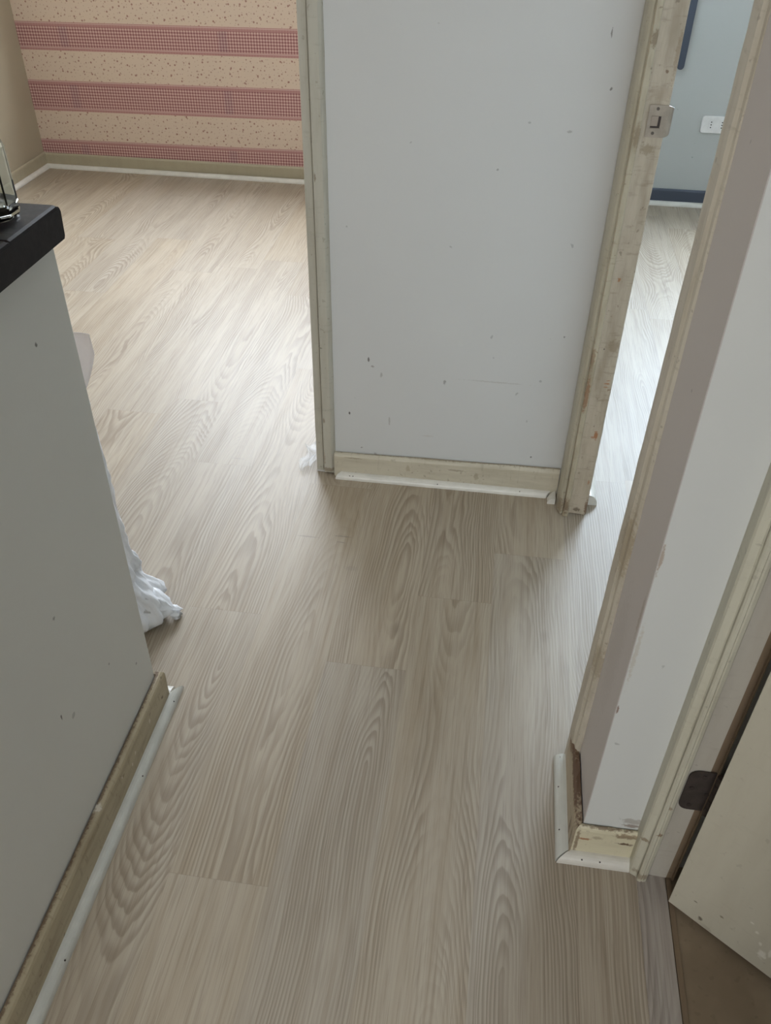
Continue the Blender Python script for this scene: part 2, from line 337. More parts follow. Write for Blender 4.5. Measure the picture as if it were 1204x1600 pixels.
# ------------------------------------------------------------------ mesh helpers
def link(name, bm, mat, parent=None, smooth=False, bevel=0):
    bmesh.ops.recalc_face_normals(bm, faces=bm.faces)
    me = bpy.data.meshes.new(name); bm.to_mesh(me); bm.free()
    me.materials.append(M[mat] if isinstance(mat, str) else mat)
    o = bpy.data.objects.new(name, me); C.objects.link(o)
    if parent: o.parent = parent
    if smooth:
        for p in me.polygons: p.use_smooth = True
    if bevel:
        b = o.modifiers.new('bevel', 'BEVEL'); b.width = bevel; b.segments = 2; b.limit_method = 'ANGLE'; b.angle_limit = .6
    return o
def box(bm, x0, y0, z0, x1, y1, z1):
    vs = [bm.verts.new((x, y, z)) for z in (z0, z1) for x, y in ((x0, y0), (x1, y0), (x1, y1), (x0, y1))]
    for f_ in ((0, 1, 2, 3), (4, 5, 6, 7), (0, 1, 5, 4), (1, 2, 6, 5), (2, 3, 7, 6), (3, 0, 4, 7)):
        bm.faces.new([vs[i] for i in f_])
def B(*boxes):
    bm = bmesh.new()
    for b in boxes: box(bm, *b)
    return bm
def prism(pts, z0, z1, seg=1, jitter=0.0, lean=(0, 0), bottom_jit=0.0):
    """vertical extrusion of a footprint; jitter roughens the arrises"""
    bm = bmesh.new(); rings = []
    rnd = random.Random(int(pts[0][0] * 10000) + len(pts))
    for k in range(seg + 1):
        z = z0 + (z1 - z0) * k / seg
        ring = []
        for (x, y) in pts:
            j = jitter
            zz = z + (rnd.uniform(0, bottom_jit) if k == 0 else 0)
            ring.append(bm.verts.new((x + lean[0] * z + rnd.uniform(-j, j), y + lean[1] * z + rnd.uniform(-j, j), zz)))
        rings.append(ring)
    n = len(pts)
    for a, b in zip(rings, rings[1:]):
        for i in range(n): bm.faces.new((a[i], a[(i + 1) % n], b[(i + 1) % n], b[i]))
    bm.faces.new(rings[0]); bm.faces.new(rings[-1])
    return bm
def run(p0, p1, nrm, prof, m0=0.0, m1=0.0, h0=1.0, h1=1.0, seg=1, jitter=0.0):
    """moulding: prof = (distance from wall, height) swept from p0 to p1; m0/m1 lengthen with distance (mitres)"""
    bm = bmesh.new(); p0 = Vector(p0); p1 = Vector(p1); nr = Vector(nrm); t = (p1 - p0).normalized(); rings = []
    rnd = random.Random(len(prof) * 7 + int(abs(p0.x + p1.y) * 999))
    for k in range(seg + 1):
        a = k / seg; ring = []
        for d, h in prof:
            q = (p0 - t * m0 * d) * (1 - a) + (p1 + t * m1 * d) * a + nr * d
            hh = h * (h0 * (1 - a) + h1 * a)
            if h > 0.001 and 0 < k < seg: hh += rnd.uniform(-jitter, jitter)
            ring.append(bm.verts.new((q.x, q.y, q.z + hh)))
        rings.append(ring)
    n = len(prof)
    for a, b in zip(rings, rings[1:]):
        for i in range(n): bm.faces.new((a[i], a[(i + 1) % n], b[(i + 1) % n], b[i]))
    bm.faces.new(rings[0]); bm.faces.new(rings[-1])
    return bm
def cyl(bm, c, axis, rad, length, n=16, r2=None):
    z = Vector(axis).normalized(); m = z.to_track_quat('Z', 'Y').to_matrix().to_4x4(); m.translation = Vector(c)
    bmesh.ops.create_cone(bm, cap_ends=True, segments=n, radius1=rad, radius2=rad if r2 is None else r2, depth=length, matrix=m)
def quarter(d, h, d0=0.0):
    """profile of a small rounded shoe moulding"""
    pts = [(d0, 0.0), (d0 + d, 0.0), (d0 + d, .003)]
    for k in range(1, 6):
        a = k / 6 * PI / 2
        pts.append((d0 + d * math.cos(a) * 1.0, .003 + (h - .003) * math.sin(a)))
    pts.append((d0, h))
    return pts
def bbprof(t, h, gap=.0025):
    return [(gap, 0), (t, 0), (t, h - .010), (t - .002, h - .004), (t - .006, h), (gap, h)]

def tag(o, label, cat, group=None, kind=None):
    o['label'] = label; o['category'] = cat
    if group: o['group'] = group
    if kind: o['kind'] = kind
    return o
def struct(o, label, cat): return tag(o, label, cat, None, 'structure')
def empty(name, loc=(0, 0, 0)):
    o = bpy.data.objects.new(name, None); C.objects.link(o); o.location = loc; o.empty_display_size = .1
    return o
def reparent_loc(o, parent):
    o.parent = parent; o.matrix_parent_inverse = Matrix.Translation(-Vector(parent.location))
def E(name, loc, parts):
    e = empty(name, loc)
    for p in parts: reparent_loc(p, e)
    return e
def nails(parent, pts, axis, rad=.0016):
    for p in pts:
        bm = bmesh.new(); cyl(bm, p, axis, rad, .0012, 10)
        n = link('nail', bm, 'nail'); n.parent = parent; n.matrix_parent_inverse = Matrix.Translation(-parent.location)

# ------------------------------------------------------------------ room shell
struct(link('floor', B((-2.62, -2.6, -.05, .366, .90, 0), (-2.62, .90, -.05, 2.6, 4.72, 0)), 'floor'),
       'pale grey-beige oak-look plank floor running through hall and rooms', 'floor')
struct(link('floor', B((.366, -2.6, -.05, 2.6, .90, -.002)), 'lino'),
       'dull brown bare floor under the half-open door at lower right', 'floor')
struct(link('ceiling', B((-2.75, -2.75, 2.40, 2.75, 4.95, 2.5)), 'ceiling'), 'white ceiling above the hall and rooms', 'ceiling')

FY = 4.70
def wall_with_window(name, x0, x1, y0, y1, wx0, wx1, wz0, wz1, mat):
    return link(name, B((x0, y0, 0, wx0, y1, 2.4), (wx1, y0, 0, x1, y1, 2.4), (wx0, y0, 0, wx1, y1, wz0), (wx0, y0, wz1, wx1, y1, 2.4)), mat)
struct(wall_with_window('wall_far_left', -2.62, .275, 4.715, 4.84, -2.05, -.55, 1.16, 2.34, 'wallpaper'), 'far wall with cream dotted wallpaper and pink gingham bands', 'wall')
struct(wall_with_window('wall_far_right', .275, 2.6, 4.70, 4.84, .66, 1.8, 1.14, 2.34, 'wall_blue'), 'pale blue far wall seen through the narrow right doorway', 'wall')
# left room side wall with its own window towards the camera
struct(link('wall_left', B((-2.75, -2.6, 0, -2.605, 1.6, 2.4), (-2.75, 3.0, 0, -2.605, 4.84, 2.4), (-2.75, 1.6, 0, -2.605, 3.0, .95), (-2.75, 1.6, 2.15, -2.605, 3.0, 2.4)), 'wall_cream'),
       'plain cream side wall at the far left, above the glass jar', 'wall')
struct(link('wall_center', B((-.476, 2.035, 0, .325, 2.19, 2.4)), 'wall_centre'), 'scuffed white wall panel in the middle between two openings', 'wall')
struct(link('wall_divider', B((.22, 2.19, 0, .325, 4.72, 2.4)), 'wall_plain'), 'wall dividing the two rooms behind the white panel', 'wall')
# right column: mauve side and white front
struct(link('wall_column', B((.2575, .905, 0, .43, 1.12, 2.4), (.43, .90, 0, 2.6, 1.12, 2.4)), 'wall_column'), 'white front of the narrow wall end beside the near door', 'wall')
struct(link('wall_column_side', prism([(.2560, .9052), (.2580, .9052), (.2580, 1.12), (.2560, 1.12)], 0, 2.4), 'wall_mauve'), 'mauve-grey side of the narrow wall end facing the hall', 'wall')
struct(link('wall_right', B((.352, -2.6, 0, .45, .02, 2.4), (.352, .02, 2.06, .45, .90, 2.4)), 'wall_plain'), 'white hall wall around the near door opening', 'wall')
struct(link('wall_outer', B((2.6, -2.6, 0, 2.72, 4.84, 2.4)), 'wall_plain'), 'outer wall of the rooms on the right', 'wall')
struct(wall_with_window('wall_back', -2.75, 2.6, -2.72, -2.6, -.95, .65, 1.15, 2.35, 'wall_plain'), 'back wall with the kitchen window behind the viewer', 'wall')

# low half wall under the counter
struct(link('wall_counter', B((-.76, -1.0, 0, -.636, 1.118, 1.055)), 'wall_counter', bevel=.002), 'grey-white half wall carrying the dark countertop', 'wall')

# windows (left room, right room, side, kitchen)
def window(idx, x0, x1, z0, z1, y, lab, axis='x'):
    e = empty('window_%d' % idx, (0, 0, 0)); t = .05
    def bx(a0, a1, c0, c1, d0, d1):
        if axis == 'x': return (a0, y + d0, c0, a1, y + d1, c1)
        return (y + d0, a0, c0, y + d1, a1, c1)
    link('window_frame', B(bx(x0, x1, z0, z0 + t, -.03, .03), bx(x0, x1, z1 - t, z1, -.03, .03), bx(x0, x0 + t, z0, z1, -.03, .03), bx(x1 - t, x1, z0, z1, -.03, .03),
                           bx((x0 + x1) / 2 - .03, (x0 + x1) / 2 + .03, z0, z1, -.03, .03)), 'pvc', e, bevel=.003)
    struct(e, lab, 'window')
window(1, -2.05, -.55, 1.16, 2.34, 4.80, 'window above the wallpaper bands in the left room')
window(2, .66, 1.8, 1.14, 2.34, 4.79, 'window in the pale blue wall of the right room')
window(3, 1.6, 3.0, .95, 2.15, -2.70, 'window in the cream side wall', 'y')
window(4, -.95, .65, 1.15, 2.35, -2.68, 'kitchen window behind the viewer')

# ------------------------------------------------------------------ skirting and shoe mouldings
QT = quarter(.018, .019)
def bb(name, p0, p1, n, t, h, mat, label, **k):
    o = link(name, run(p0, p1, n, bbprof(t, h), **k), mat); return struct(o, label, 'skirting board')
def shoe(name, p0, p1, n, mat, label, prof=QT, pts=(), axis=(0, -1, 1), **k):
    e = empty(name, tuple((Vector(p0) + Vector(p1)) / 2))
    o = link('moulding', run(p0, p1, n, prof, **k), mat, smooth=False); reparent_loc(o, e)
    nails(e, pts, axis)
    return struct(e, label, 'shoe moulding')

# centre panel
bb('baseboard_center', (-.420, 2.035, 0), (.236, 2.035, 0), (0, -1, 0), .016, .086, 'bb_centre', 'stained cream skirting along the foot of the white panel', h0=.93, h1=1.07, seg=10, jitter=.0008)
shoe('trim_1', (-.398, 2.020, 0), (.222, 2.024, 0), (0, -1, 0), 'shoe', 'long white shoe moulding in front of the centre skirting',
     pts=[(-.372, 2.0065, .0135), (-.362, 2.0065, .0135), (-.11, 2.006, .014), (.13, 2.010, .013)], m0=.9, m1=-.9)
shoe('trim_2', (.232, 2.022, 0), (.232, 1.981, 0), (-1, 0, 0), 'shoe', 'tiny mitred white moulding stub against the door casing', prof=quarter(.022, .020), m0=-.9)
# far left room
bb('baseboard_far', (-2.605, 4.715, 0), (.22, 4.715, 0), (0, -1, 0), .012, .078, 'bb_far', 'cream skirting under the gingham wallpaper')
shoe('trim_3', (-2.593, 4.703, 0), (.22, 4.672, 0), (0, -1, 0), 'shoe', 'white shoe moulding below the wallpapered wall', prof=quarter(.022, .020), m0=0,
     pts=[(-1.325, 4.668, .012)])
bb('baseboard_left', (-2.605, -2.6, 0), (-2.605, 4.715, 0), (1, 0, 0), .012, .080, 'bb_far', 'cream skirting on the cream side wall')
shoe('trim_4', (-2.593, -2.6, 0), (-2.593, 4.70, 0), (1, 0, 0), 'shoe', 'white shoe moulding on the cream side wall', prof=quarter(.020, .020))
# right room
bb('baseboard_blue', (.325, 4.70, 0), (2.6, 4.70, 0), (0, -1, 0), .014, .080, 'bb_blue', 'dark slate-blue skirting below the pale blue wall')
shoe('trim_5', (.325, 4.686, 0), (2.6, 4.686, 0), (0, -1, 0), 'shoe', 'white shoe moulding below the slate-blue skirting', prof=quarter(.022, .020))
shoe('trim_6', (.325, 1.995, 0), (.325, 4.68, 0), (1, 0, 0), 'shoe', 'white shoe moulding end poking out behind the worn jamb', prof=quarter(.027, .034))
# half wall
bb('baseboard_counter', (-.636, -1.0, 0), (-.636, 1.118, 0), (1, 0, 0), .016, .098, 'bb_left', 'dirty tan skirting of the half wall, splashed with paint', m1=1.0, seg=30, jitter=.0006)
bb('baseboard_counter_end', (-.76, 1.118, 0), (-.636, 1.118, 0), (0, 1, 0), .016, .098, 'bb_left', 'short skirting wrapping the end of the half wall', m1=1.0)
shoe('trim_7', (-.620, -1.0, 0), (-.620, 1.136, 0), (1, 0, 0), 'shoe_grey', 'long pale shoe moulding along the half wall', prof=quarter(.0175, .021), m1=2.0,
     pts=[(-.605, .568, .013), (-.6055, .93, .0135), (-.606, 1.12, .014)], axis=(1, 0, 1))
shoe('trim_8', (-.76, 1.136, 0), (-.620, 1.136, 0), (0, 1, 0), 'shoe', 'white shoe moulding return around the half wall end', prof=quarter(.030, .021), m1=.0)
# column
bb('baseboard_column_side', (.256, .905, 0), (.256, 1.098, 0), (-1, 0, 0), .016, .100, 'bb_column', 'stripped brown skirting on the mauve side of the wall end', m0=1.0, seg=14, jitter=.0015)
bb('baseboard_column_front', (.256, .905, 0), (.354, .905, 0), (0, -1, 0), .012, .096, 'bb_front', 'chipped cream skirting under the white wall end', m0=1.3, seg=8, jitter=.0012)
shoe('trim_9', (.240, .893, 0), (.240, 1.108, 0), (-1, 0, 0), 'shoe_grey', 'pale shoe moulding on the mauve side of the wall end', prof=quarter(.0225, .019), m0=.75,
     pts=[(.2245, 1.03, .0142), (.2245, .935, .0142), (.2285, 1.10, .016)], axis=(-1, 0, 1))
shoe('trim_10', (.243, .893, 0), (.353, .893, 0), (0, -1, 0), 'shoe', 'bright white shoe moulding under the white wall end', prof=quarter(.0185, .020), m0=1.25,
     pts=[(.265, .879, .0145), (.298, .879, .0145)])
# threshold strip of the near door
e = empty('trim_11', (.39, .4, 0))
reparent_loc(link('plank_strip', B((.366, -.02, -.002, .418, .874, .004)), 'threshold', bevel=.0012), e)
reparent_loc(link('edge_bead', B((.4195, -.02, -.002, .429, .874, .0015)), 'rawwood'), e)
struct(e, 'grey wood-look threshold strip across the near door opening', 'threshold')

# dark gap lines where skirting meets plaster
# ------------------------------------------------------------------ door frame left of the panel
def arcs(cx, cy, r_, a0, a1, n=4): return [(cx + r_ * math.cos(a0 + (a1 - a0) * k / n), cy + r_ * math.sin(a0 + (a1 - a0) * k / n)) for k in range(n + 1)]
parts = []
parts.append(link('casing', prism([(-.4515, 2.036), (-.4515, 2.024), (-.4490, 2.0205), (-.4280, 2.0205), (-.4235, 2.0245), (-.4215, 2.0270), (-.4180, 2.036)], .004, 2.06, 40, .0004, bottom_jit=.008), 'casing_left'))
parts.append(link('jamb', prism([(-.4765, 2.19), (-.4765, 2.036), (-.4740, 2.031), (-.4560, 2.031), (-.4535, 2.036), (-.4535, 2.19)], .006, 2.06, 40, .0003, bottom_jit=.006), 'casing_left'))
parts.append(link('back_casing', prism([(-.502, 2.190), (-.500, 2.183), (-.4765, 2.178), (-.43, 2.19), (-.43, 2.205), (-.502, 2.205)], .0, 2.06, 20, .0004), 'casing_left'))
parts.append(link('head_casing', B((-.50, 2.02, 2.06, -.42, 2.205, 2.10)), 'casing_left'))
d3 = E('door_3', (-.45, 2.1, 0), parts); struct(d3, 'cream door casing on the left edge of the white panel', 'door frame')

# ------------------------------------------------------------------ worn frame of the narrow right doorway (far jamb with strike plate, near casing)
parts = []
parts.append(link('casing', prism([(.2395, 2.036), (.2385, 2.012), (.2362, 2.002), (.2355, 1.984), (.2362, 1.964), (.2385, 1.950), (.2425, 1.941), (.2465, 1.9365), (.2515, 1.9375), (.2515, 2.036)], .002, 2.06, 50, .0005, lean=(.0035, 0), bottom_jit=.004), 'casing_right'))
parts.append(link('door_stop', prism([(.2530, 1.960), (.2530, 1.9290), (.2550, 1.9268), (.2650, 1.9268), (.2672, 1.9290), (.2672, 1.960)], .0, 2.06, 50, .0005, bottom_jit=.003), 'stop'))
parts.append(link('jamb', prism([(.2668, 2.036), (.2668, 1.9440), (.2700, 1.9440), (.2760, 1.9445), (.3150, 1.9440), (.3180, 1.9465), (.3180, 1.985), (.3255, 1.992), (.3255, 2.036)], .002, 2.06, 60, .0006, bottom_jit=.003), 'jamb'))
parts.append(link('jamb_core', B((.2512, 1.9395, .006, .268, 2.036, 2.06)), 'rawwood'))
# near strip
parts.append(link('near_casing', prism([(.2565, 1.058), (.2500, 1.058), (.2450, 1.063), (.2440, 1.073), (.2400, 1.080), (.2390, 1.117), (.2420, 1.121), (.2565, 1.121)], .0, 2.06, 60, .0005, lean=(.0075, 0)), 'strip'))
# strike plate with curled lip
pl = bmesh.new()
prof = []
xs = [.2795, .300, .3130, .3200, .3255, .3285, .3305]; ys = [1.9420, 1.9420, 1.9420, 1.9422, 1.9440, 1.9480, 1.9540]
zc, hz = 1.0465, .0315
th = .0014
def halfheight(x): return hz if x < .312 else hz * math.sqrt(max(0, 1 - ((x - .312) / .030) ** 2))
grid = []
nz = 12
hole = (.2865, .3065, 1.0325, 1.0570)
xs_f = [.2795, .283, .2865, .290, .3035, .3065, .310, .3130, .3170, .3200, .3230, .3255, .3285, .3305]
def yof(x):
    for a in range(len(xs) - 1):
        if xs[a] <= x <= xs[a + 1] + 1e-9:
            t = (x - xs[a]) / (xs[a + 1] - xs[a]); return ys[a] * (1 - t) + ys[a + 1] * t
    return ys[-1]
zrel = [-1, -.72, -.445, -.40, -.1, .2, .29, .34, .7, 1]
for off in (0, th):
    g = []
    for x in xs_f:
        hh = halfheight(x)
        g.append([pl.verts.new((x, yof(x) + off, zc + q * hh)) for q in zrel])
    grid.append(g)
def inhole(i, j):
    xm = (xs_f[i] + xs_f[i + 1]) / 2; q = (zrel[j] + zrel[j + 1]) / 2
    return .2865 < xm < .3065 and -.445 < q < .34
edges = {}
for i in range(len(xs_f) - 1):
    for j in range(len(zrel) - 1):
        if inhole(i, j): continue
        for k in (0, 1):
            g = grid[k]; pl.faces.new((g[i][j], g[i + 1][j], g[i + 1][j + 1], g[i][j + 1]))
        for (a, b) in (((i, j), (i + 1, j)), ((i + 1, j), (i + 1, j + 1)), ((i + 1, j + 1), (i, j + 1)), ((i, j + 1), (i, j))):
            kx = tuple(sorted((a, b))); edges[kx] = edges.get(kx, 0) + 1
for (a, b), n in edges.items():
    if n == 1: pl.faces.new((grid[0][a[0]][a[1]], grid[0][b[0]][b[1]], grid[1][b[0]][b[1]], grid[1][a[0]][a[1]]))
sp = link('strike_plate', pl, 'steel'); sp['label'] = 'steel strike plate with curled lip'
parts.append(sp)
d2 = E('door_2', (.29, 1.97, 0), parts); struct(d2, 'worn cream frame of the narrow right doorway with a strike plate', 'door frame')
for zq, xq in ((1.0710, .2965), (1.0235, .2945)):
    bm = bmesh.new(); cyl(bm, (xq, 1.9413, zq), (0, 1, 0), .0032, .0012, 18); cyl(bm, (xq, 1.9405, zq), (0, 1, 0), .0014, .0010, 8)
    s_ = link('screw', bm, 'screw'); s_.parent = sp
bm = B((.2870, 1.9432, 1.0335, .3060, 1.9440, 1.0562)); hb = link('latch_recess', bm, 'hole'); hb.parent = sp
bm = bmesh.new(); box(bm, .2868, 1.9424, 1.0372, .3010, 1.9432, 1.0566); lb = link('latch_insert', bm, 'bolt', bevel=.0015); lb.parent = sp; lb['label'] = 'pale insert inside the latch opening'

# ------------------------------------------------------------------ near door and its frame
parts = []
parts.append(link('casing', prism([(.3555, .905), (.3535, .905), (.3520, .886), (.3520, .8765), (.3540, .8725), (.3590, .8705), (.3635, .8690), (.3650, .8660), (.3650, .905)], .0, 2.06, 40, .0003, bottom_jit=.003), 'casing_near'))
parts.append(link('door_stop', prism([(.3655, .895), (.3655, .8610), (.3675, .8580), (.3715, .8570), (.3735, .8590), (.3755, .8575), (.3805, .8590), (.3828, .8625), (.3828, .895)], .004, 2.06, 40, .0003), 'casing_near'))
parts.append(link('jamb', prism([(.3830, .905), (.3830, .8740), (.4190, .8725), (.4190, .905)], .004, 2.06, 20, .0002), 'jamb_near'))
parts.append(link('bare_jamb_edge', prism([(.4192, .905), (.4192, .8735), (.4290, .8732), (.4290, .8680), (.4318, .8680), (.4318, .905)], .004, 2.06, 20, .0002), 'rawwood'))
# door leaf
hx, hy = .4160, .8230; ang = math.atan2(.712 - .823, .572 - .416)
dx_, dy_ = math.cos(ang), math.sin(ang); nx_, ny_ = -dy_, dx_     # away from viewer
def dp(a, b): return (hx + dx_ * a + nx_ * b, hy + dy_ * a + ny_ * b)
leaf = link('door_leaf', prism([dp(0, 0), dp(.74, 0), dp(.74, .036), dp(0, .036)], .012, 2.04), 'door', bevel=.0012)
parts.append(leaf)
# hinge leaf on the jamb with rounded corners
def rounded_plate(x0, x1, z0, z1, y, t, rad):
    pts = []
    for cx, cz, a0 in ((x0 + rad, z0 + rad, PI), (x1 - .001, z0 + .001, 1.5 * PI), (x1 - .001, z1 - .001, 0), (x0 + rad, z1 - rad, PI / 2)):
        rr_ = rad if cx < (x0 + x1) / 2 else .001
        for k in range(6):
            a = a0 + PI / 2 * k / 5; pts.append((cx + rr_ * math.cos(a), cz + rr_ * math.sin(a)))
    bm = bmesh.new()
    A = [bm.verts.new((x, y, z)) for x, z in pts]; Bv = [bm.verts.new((x, y + t, z)) for x, z in pts]
    bm.faces.new(A); bm.faces.new(Bv)
    for i in range(len(A)): bm.faces.new((A[i], A[(i + 1) % len(A)], Bv[(i + 1) % len(A)], Bv[i]))
    return bm
hg = link('hinge', rounded_plate(.3885, .4330, .2300, .3345, .8695, .0025, .016), 'hinge'); hg['label'] = 'dark bronze hinge leaf screwed to the jamb'
parts.append(hg)
hg2 = link('hinge', rounded_plate(.3885, .4330, 1.72, 1.8245, .8695, .0025, .016), 'hinge'); parts.append(hg2)
d1 = E('door_1', (.40, .86, 0), parts); struct(d1, 'cream painted door standing ajar at lower right with its frame', 'door')
for x_, z_ in ((.4125, .322), (.399, .290), (.4255, .277), (.405, .244)):
    bm = bmesh.new(); cyl(bm, (x_, .8690, z_), (0, 1, 0), .0042, .0018, 14, r2=.0030)
    s_ = link('screw', bm, 'hole'); s_.parent = hg
bm = bmesh.new()
for k in range(5): cyl(bm, (.4345, .8635, .2405 + k * .0209), (0, 0, 1), .0058, .0200, 14)
kn = link('hinge_knuckle', bm, 'hinge', smooth=False); kn.parent = hg

# ------------------------------------------------------------------ countertop
bm = bmesh.new()
cp = [(-1.0, 1.056), (1.089, 1.056), (1.092, 1.060), (1.095, 1.092), (1.093, 1.099), (1.088, 1.1025), (.9585, 1.1025), (.9570, 1.1000), (.9545, 1.1000), (.9530, 1.1025), (-1.0, 1.1025)]
rings = []
for x in (-.80, -.606, -.6015, -.600):
    k_ = {-.80: 0, -.606: 0, -.6015: .0018, -.600: .0055}[x]
    rings.append([bm.verts.new((x, y, z if z < 1.08 else min(z, 1.1025 - k_))) for y, z in cp])
for a, b in zip(rings, rings[1:]):
    for i in range(len(cp)): bm.faces.new((a[i], a[(i + 1) % len(cp)], b[(i + 1) % len(cp)], b[i]))
bm.faces.new(rings[0]); bm.faces.new(rings[-1])
ct = link('countertop', bm, 'counter')
tag(ct, 'thick dark-stained wooden countertop resting on the grey-white half wall', 'countertop')

# ------------------------------------------------------------------ glass jar
def lathe_faceted(profile, n=10, rot=0.0, sq=0.0):
    bm = bmesh.new(); rings = []
    for r_, z in profile:
        rings.append([bm.verts.new((r_ * math.cos(rot + 2 * PI * k / n), r_ * math.sin(rot + 2 * PI * k / n), z)) for k in range(n)])
    for a, b in zip(rings, rings[1:]):
        for k in range(n): bm.faces.new((a[k], a[(k + 1) % n], b[(k + 1) % n], b[k]))
    bm.faces.new(rings[0]); bm.faces.new(rings[-1])
    return bm
jar = empty('glass_jar', (-.668, 1.030, 1.1025))
prof_out = [(.034, 0), (.040, .003), (.0425, .010), (.0425, .088), (.0405, .094), (.036, .104), (.029, .112), (.0275, .120)]
prof_in = [(.0245, .120), (.026, .112), (.033, .102), (.0375, .093), (.0380, .020), (.034, .015), (.010, .013)]
gb = link('glass_body', lathe_faceted(prof_out + prof_in, 10, PI / 10), 'glass'); gb.parent = jar
lid = link('lid', lathe_faceted([(.022, .1215), (.029, .1215), (.0295, .124), (.0295, .142), (.028, .146), (.004, .149)], 28), 'steel', smooth=False); lid.parent = jar
bm = bmesh.new(); bmesh.ops.create_uvsphere(bm, u_segments=24, v_segments=16, radius=.0125, matrix=Matrix.Translation((.010, -.008, .0285)))
bl = link('metal_ball', bm, 'steel', smooth=True); bl.parent = jar
tag(jar, 'clear faceted glass jar standing on the end of the dark countertop', 'jar')

# ------------------------------------------------------------------ white plastic bag behind the half wall
bag = empty('plastic_bag', (-.84, 1.39, 0))
def bag_rings():
    # z, x of right outline, rx, cy, ry
    rows = [(0.0, -.775, .085, 1.365, .050), (.004, -.728, .10, 1.366, .070), (.022, -.708, .105, 1.368, .075), (.042, -.704, .105, 1.372, .070), (.060, -.724, .10, 1.380, .062),
            (.085, -.760, .095, 1.388, .056), (.11, -.770, .09, 1.392, .056), (.135, -.777, .09, 1.395, .056), (.16, -.786, .085, 1.395, .054), (.19, -.792, .085, 1.395, .055),
            (.26, -.797, .085, 1.395, .055), (.34, -.799, .085, 1.395, .055), (.42, -.802, .085, 1.395, .055), (.50, -.808, .080, 1.40, .050), (.57, -.806, .070, 1.40, .045), (.62, -.82, .05, 1.41, .03), (.64, -.84, .02, 1.42, .01)]
    bm = bmesh.new(); n = 96; rings = []
    # densify
    dense = []
    for a, b in zip(rows, rows[1:]):
        steps = max(2, int((b[0] - a[0]) / .006))
        for k in range(steps):
            t = k / steps; dense.append(tuple(p * (1 - t) + q * t for p, q in zip(a, b)))
    dense.append(rows[-1])
    rnd = random.Random(5)
    for (z, xo, rx, cy, ry) in dense:
        ring = []
        for k in range(n):
            a = 2 * PI * k / n
            fold = .0050 * math.sin(5 * a + 30 * z + 1.3 * math.sin(22 * z)) + .0035 * math.sin(11 * a - 55 * z + 2 * math.sin(40 * z + a)) + .002 * math.sin(23 * a + 80 * z)
            env = min(1, z / .03)
            if z < .12: fold += .006 * math.sin(90 * z + 3.2 * a) * env
            if z > .15: fold *= .35
            rr_ = 1 + fold * env / .07
            ring.append(bm.verts.new((xo - rx + rx * math.copysign(abs(math.cos(a)) ** .85, math.cos(a)) * rr_ + .84, cy + ry * math.copysign(abs(math.sin(a)) ** .7, math.sin(a)) * rr_ - 1.39, max(z, 0.0))))
        rings.append(ring)
    for a, b in zip(rings, rings[1:]):
        for k in range(n): bm.faces.new((a[k], a[(k + 1) % n], b[(k + 1) % n], b[k]))
    bm.faces.new(rings[0]); bm.faces.new(rings[-1])
    return bm
sack = link('sack', bag_rings(), 'bag', bag, smooth=True)
# tied knot with frayed end
def knot():
    bm = bmesh.new(); n = 28; rings = []
    path = [(-.748, 1.375, .046, .036), (-.732, 1.376, .042, .032), (-.720, 1.377, .037, .0290), (-.708, 1.378, .031, .0210), (-.702, 1.378, .026, .0130), (-.699, 1.379, .023, .0130), (-.696, 1.380, .019, .0165), (-.688, 1.381, .015, .0165), (-.682, 1.383, .013, .0135)]
    for i, (x, y, z, r_) in enumerate(path):
        ring = []
        for k in range(n):
            a = 2 * PI * k / n; rr_ = r_ * (1 + .22 * math.sin(7 * a + i) + .12 * math.sin(13 * a + 2 * i))
            ex = .004 * math.sin(5 * a + 1) if i == len(path) - 1 else 0
            ring.append(bm.verts.new((x + ex + .84, y + rr_ * math.cos(a) - 1.39, max(.001, z + rr_ * math.sin(a) * .8))))
        rings.append(ring)
    for a, b in zip(rings, rings[1:]):
        for k in range(n): bm.faces.new((a[k], a[(k + 1) % n], b[(k + 1) % n], b[k]))
    bm.faces.new(rings[0]); bm.faces.new(rings[-1])
    return bm
link('knot', knot(), 'bag', bag, smooth=True)
def sheet(pts_fn, nu, nv, thick=.0006):
    bm = bmesh.new(); G = []
    for off in (0, thick):
        G.append([[bm.verts.new(Vector(pts_fn(i / nu, j / nv)) + Vector((0, off, off * .3))) for j in range(nv + 1)] for i in range(nu + 1)])
    for k in (0, 1):
        for i in range(nu):
            for j in range(nv): bm.faces.new((G[k][i][j], G[k][i + 1][j], G[k][i + 1][j + 1], G[k][i][j + 1]))
    def side(seq):
        for (a, b) in zip(seq, seq[1:]): bm.faces.new((G[0][a[0]][a[1]], G[0][b[0]][b[1]], G[1][b[0]][b[1]], G[1][a[0]][a[1]]))
    side([(i, 0) for i in range(nu + 1)]); side([(i, nv) for i in range(nu + 1)]); side([(0, j) for j in range(nv + 1)]); side([(nu, j) for j in range(nv + 1)])
    return bm
def flapfn(a, b):
    z = .60 + .130 * b
    edge = -.812 + .034 * min(1, max(0, (b - .02) / .62)) ** .8
    x = -.90 + (edge + .90) * a
    return (x + .84, 1.42 + .006 * math.sin(6 * a + 3 * b) - 1.39, z)
fl_ = link('open_flap', sheet(flapfn, 14, 14), 'flap', bag, smooth=True); fl_['label'] = 'pale translucent open edge of the bag'
tag(bag, 'white plastic bag slumped on the floor behind the end of the half wall', 'bag')

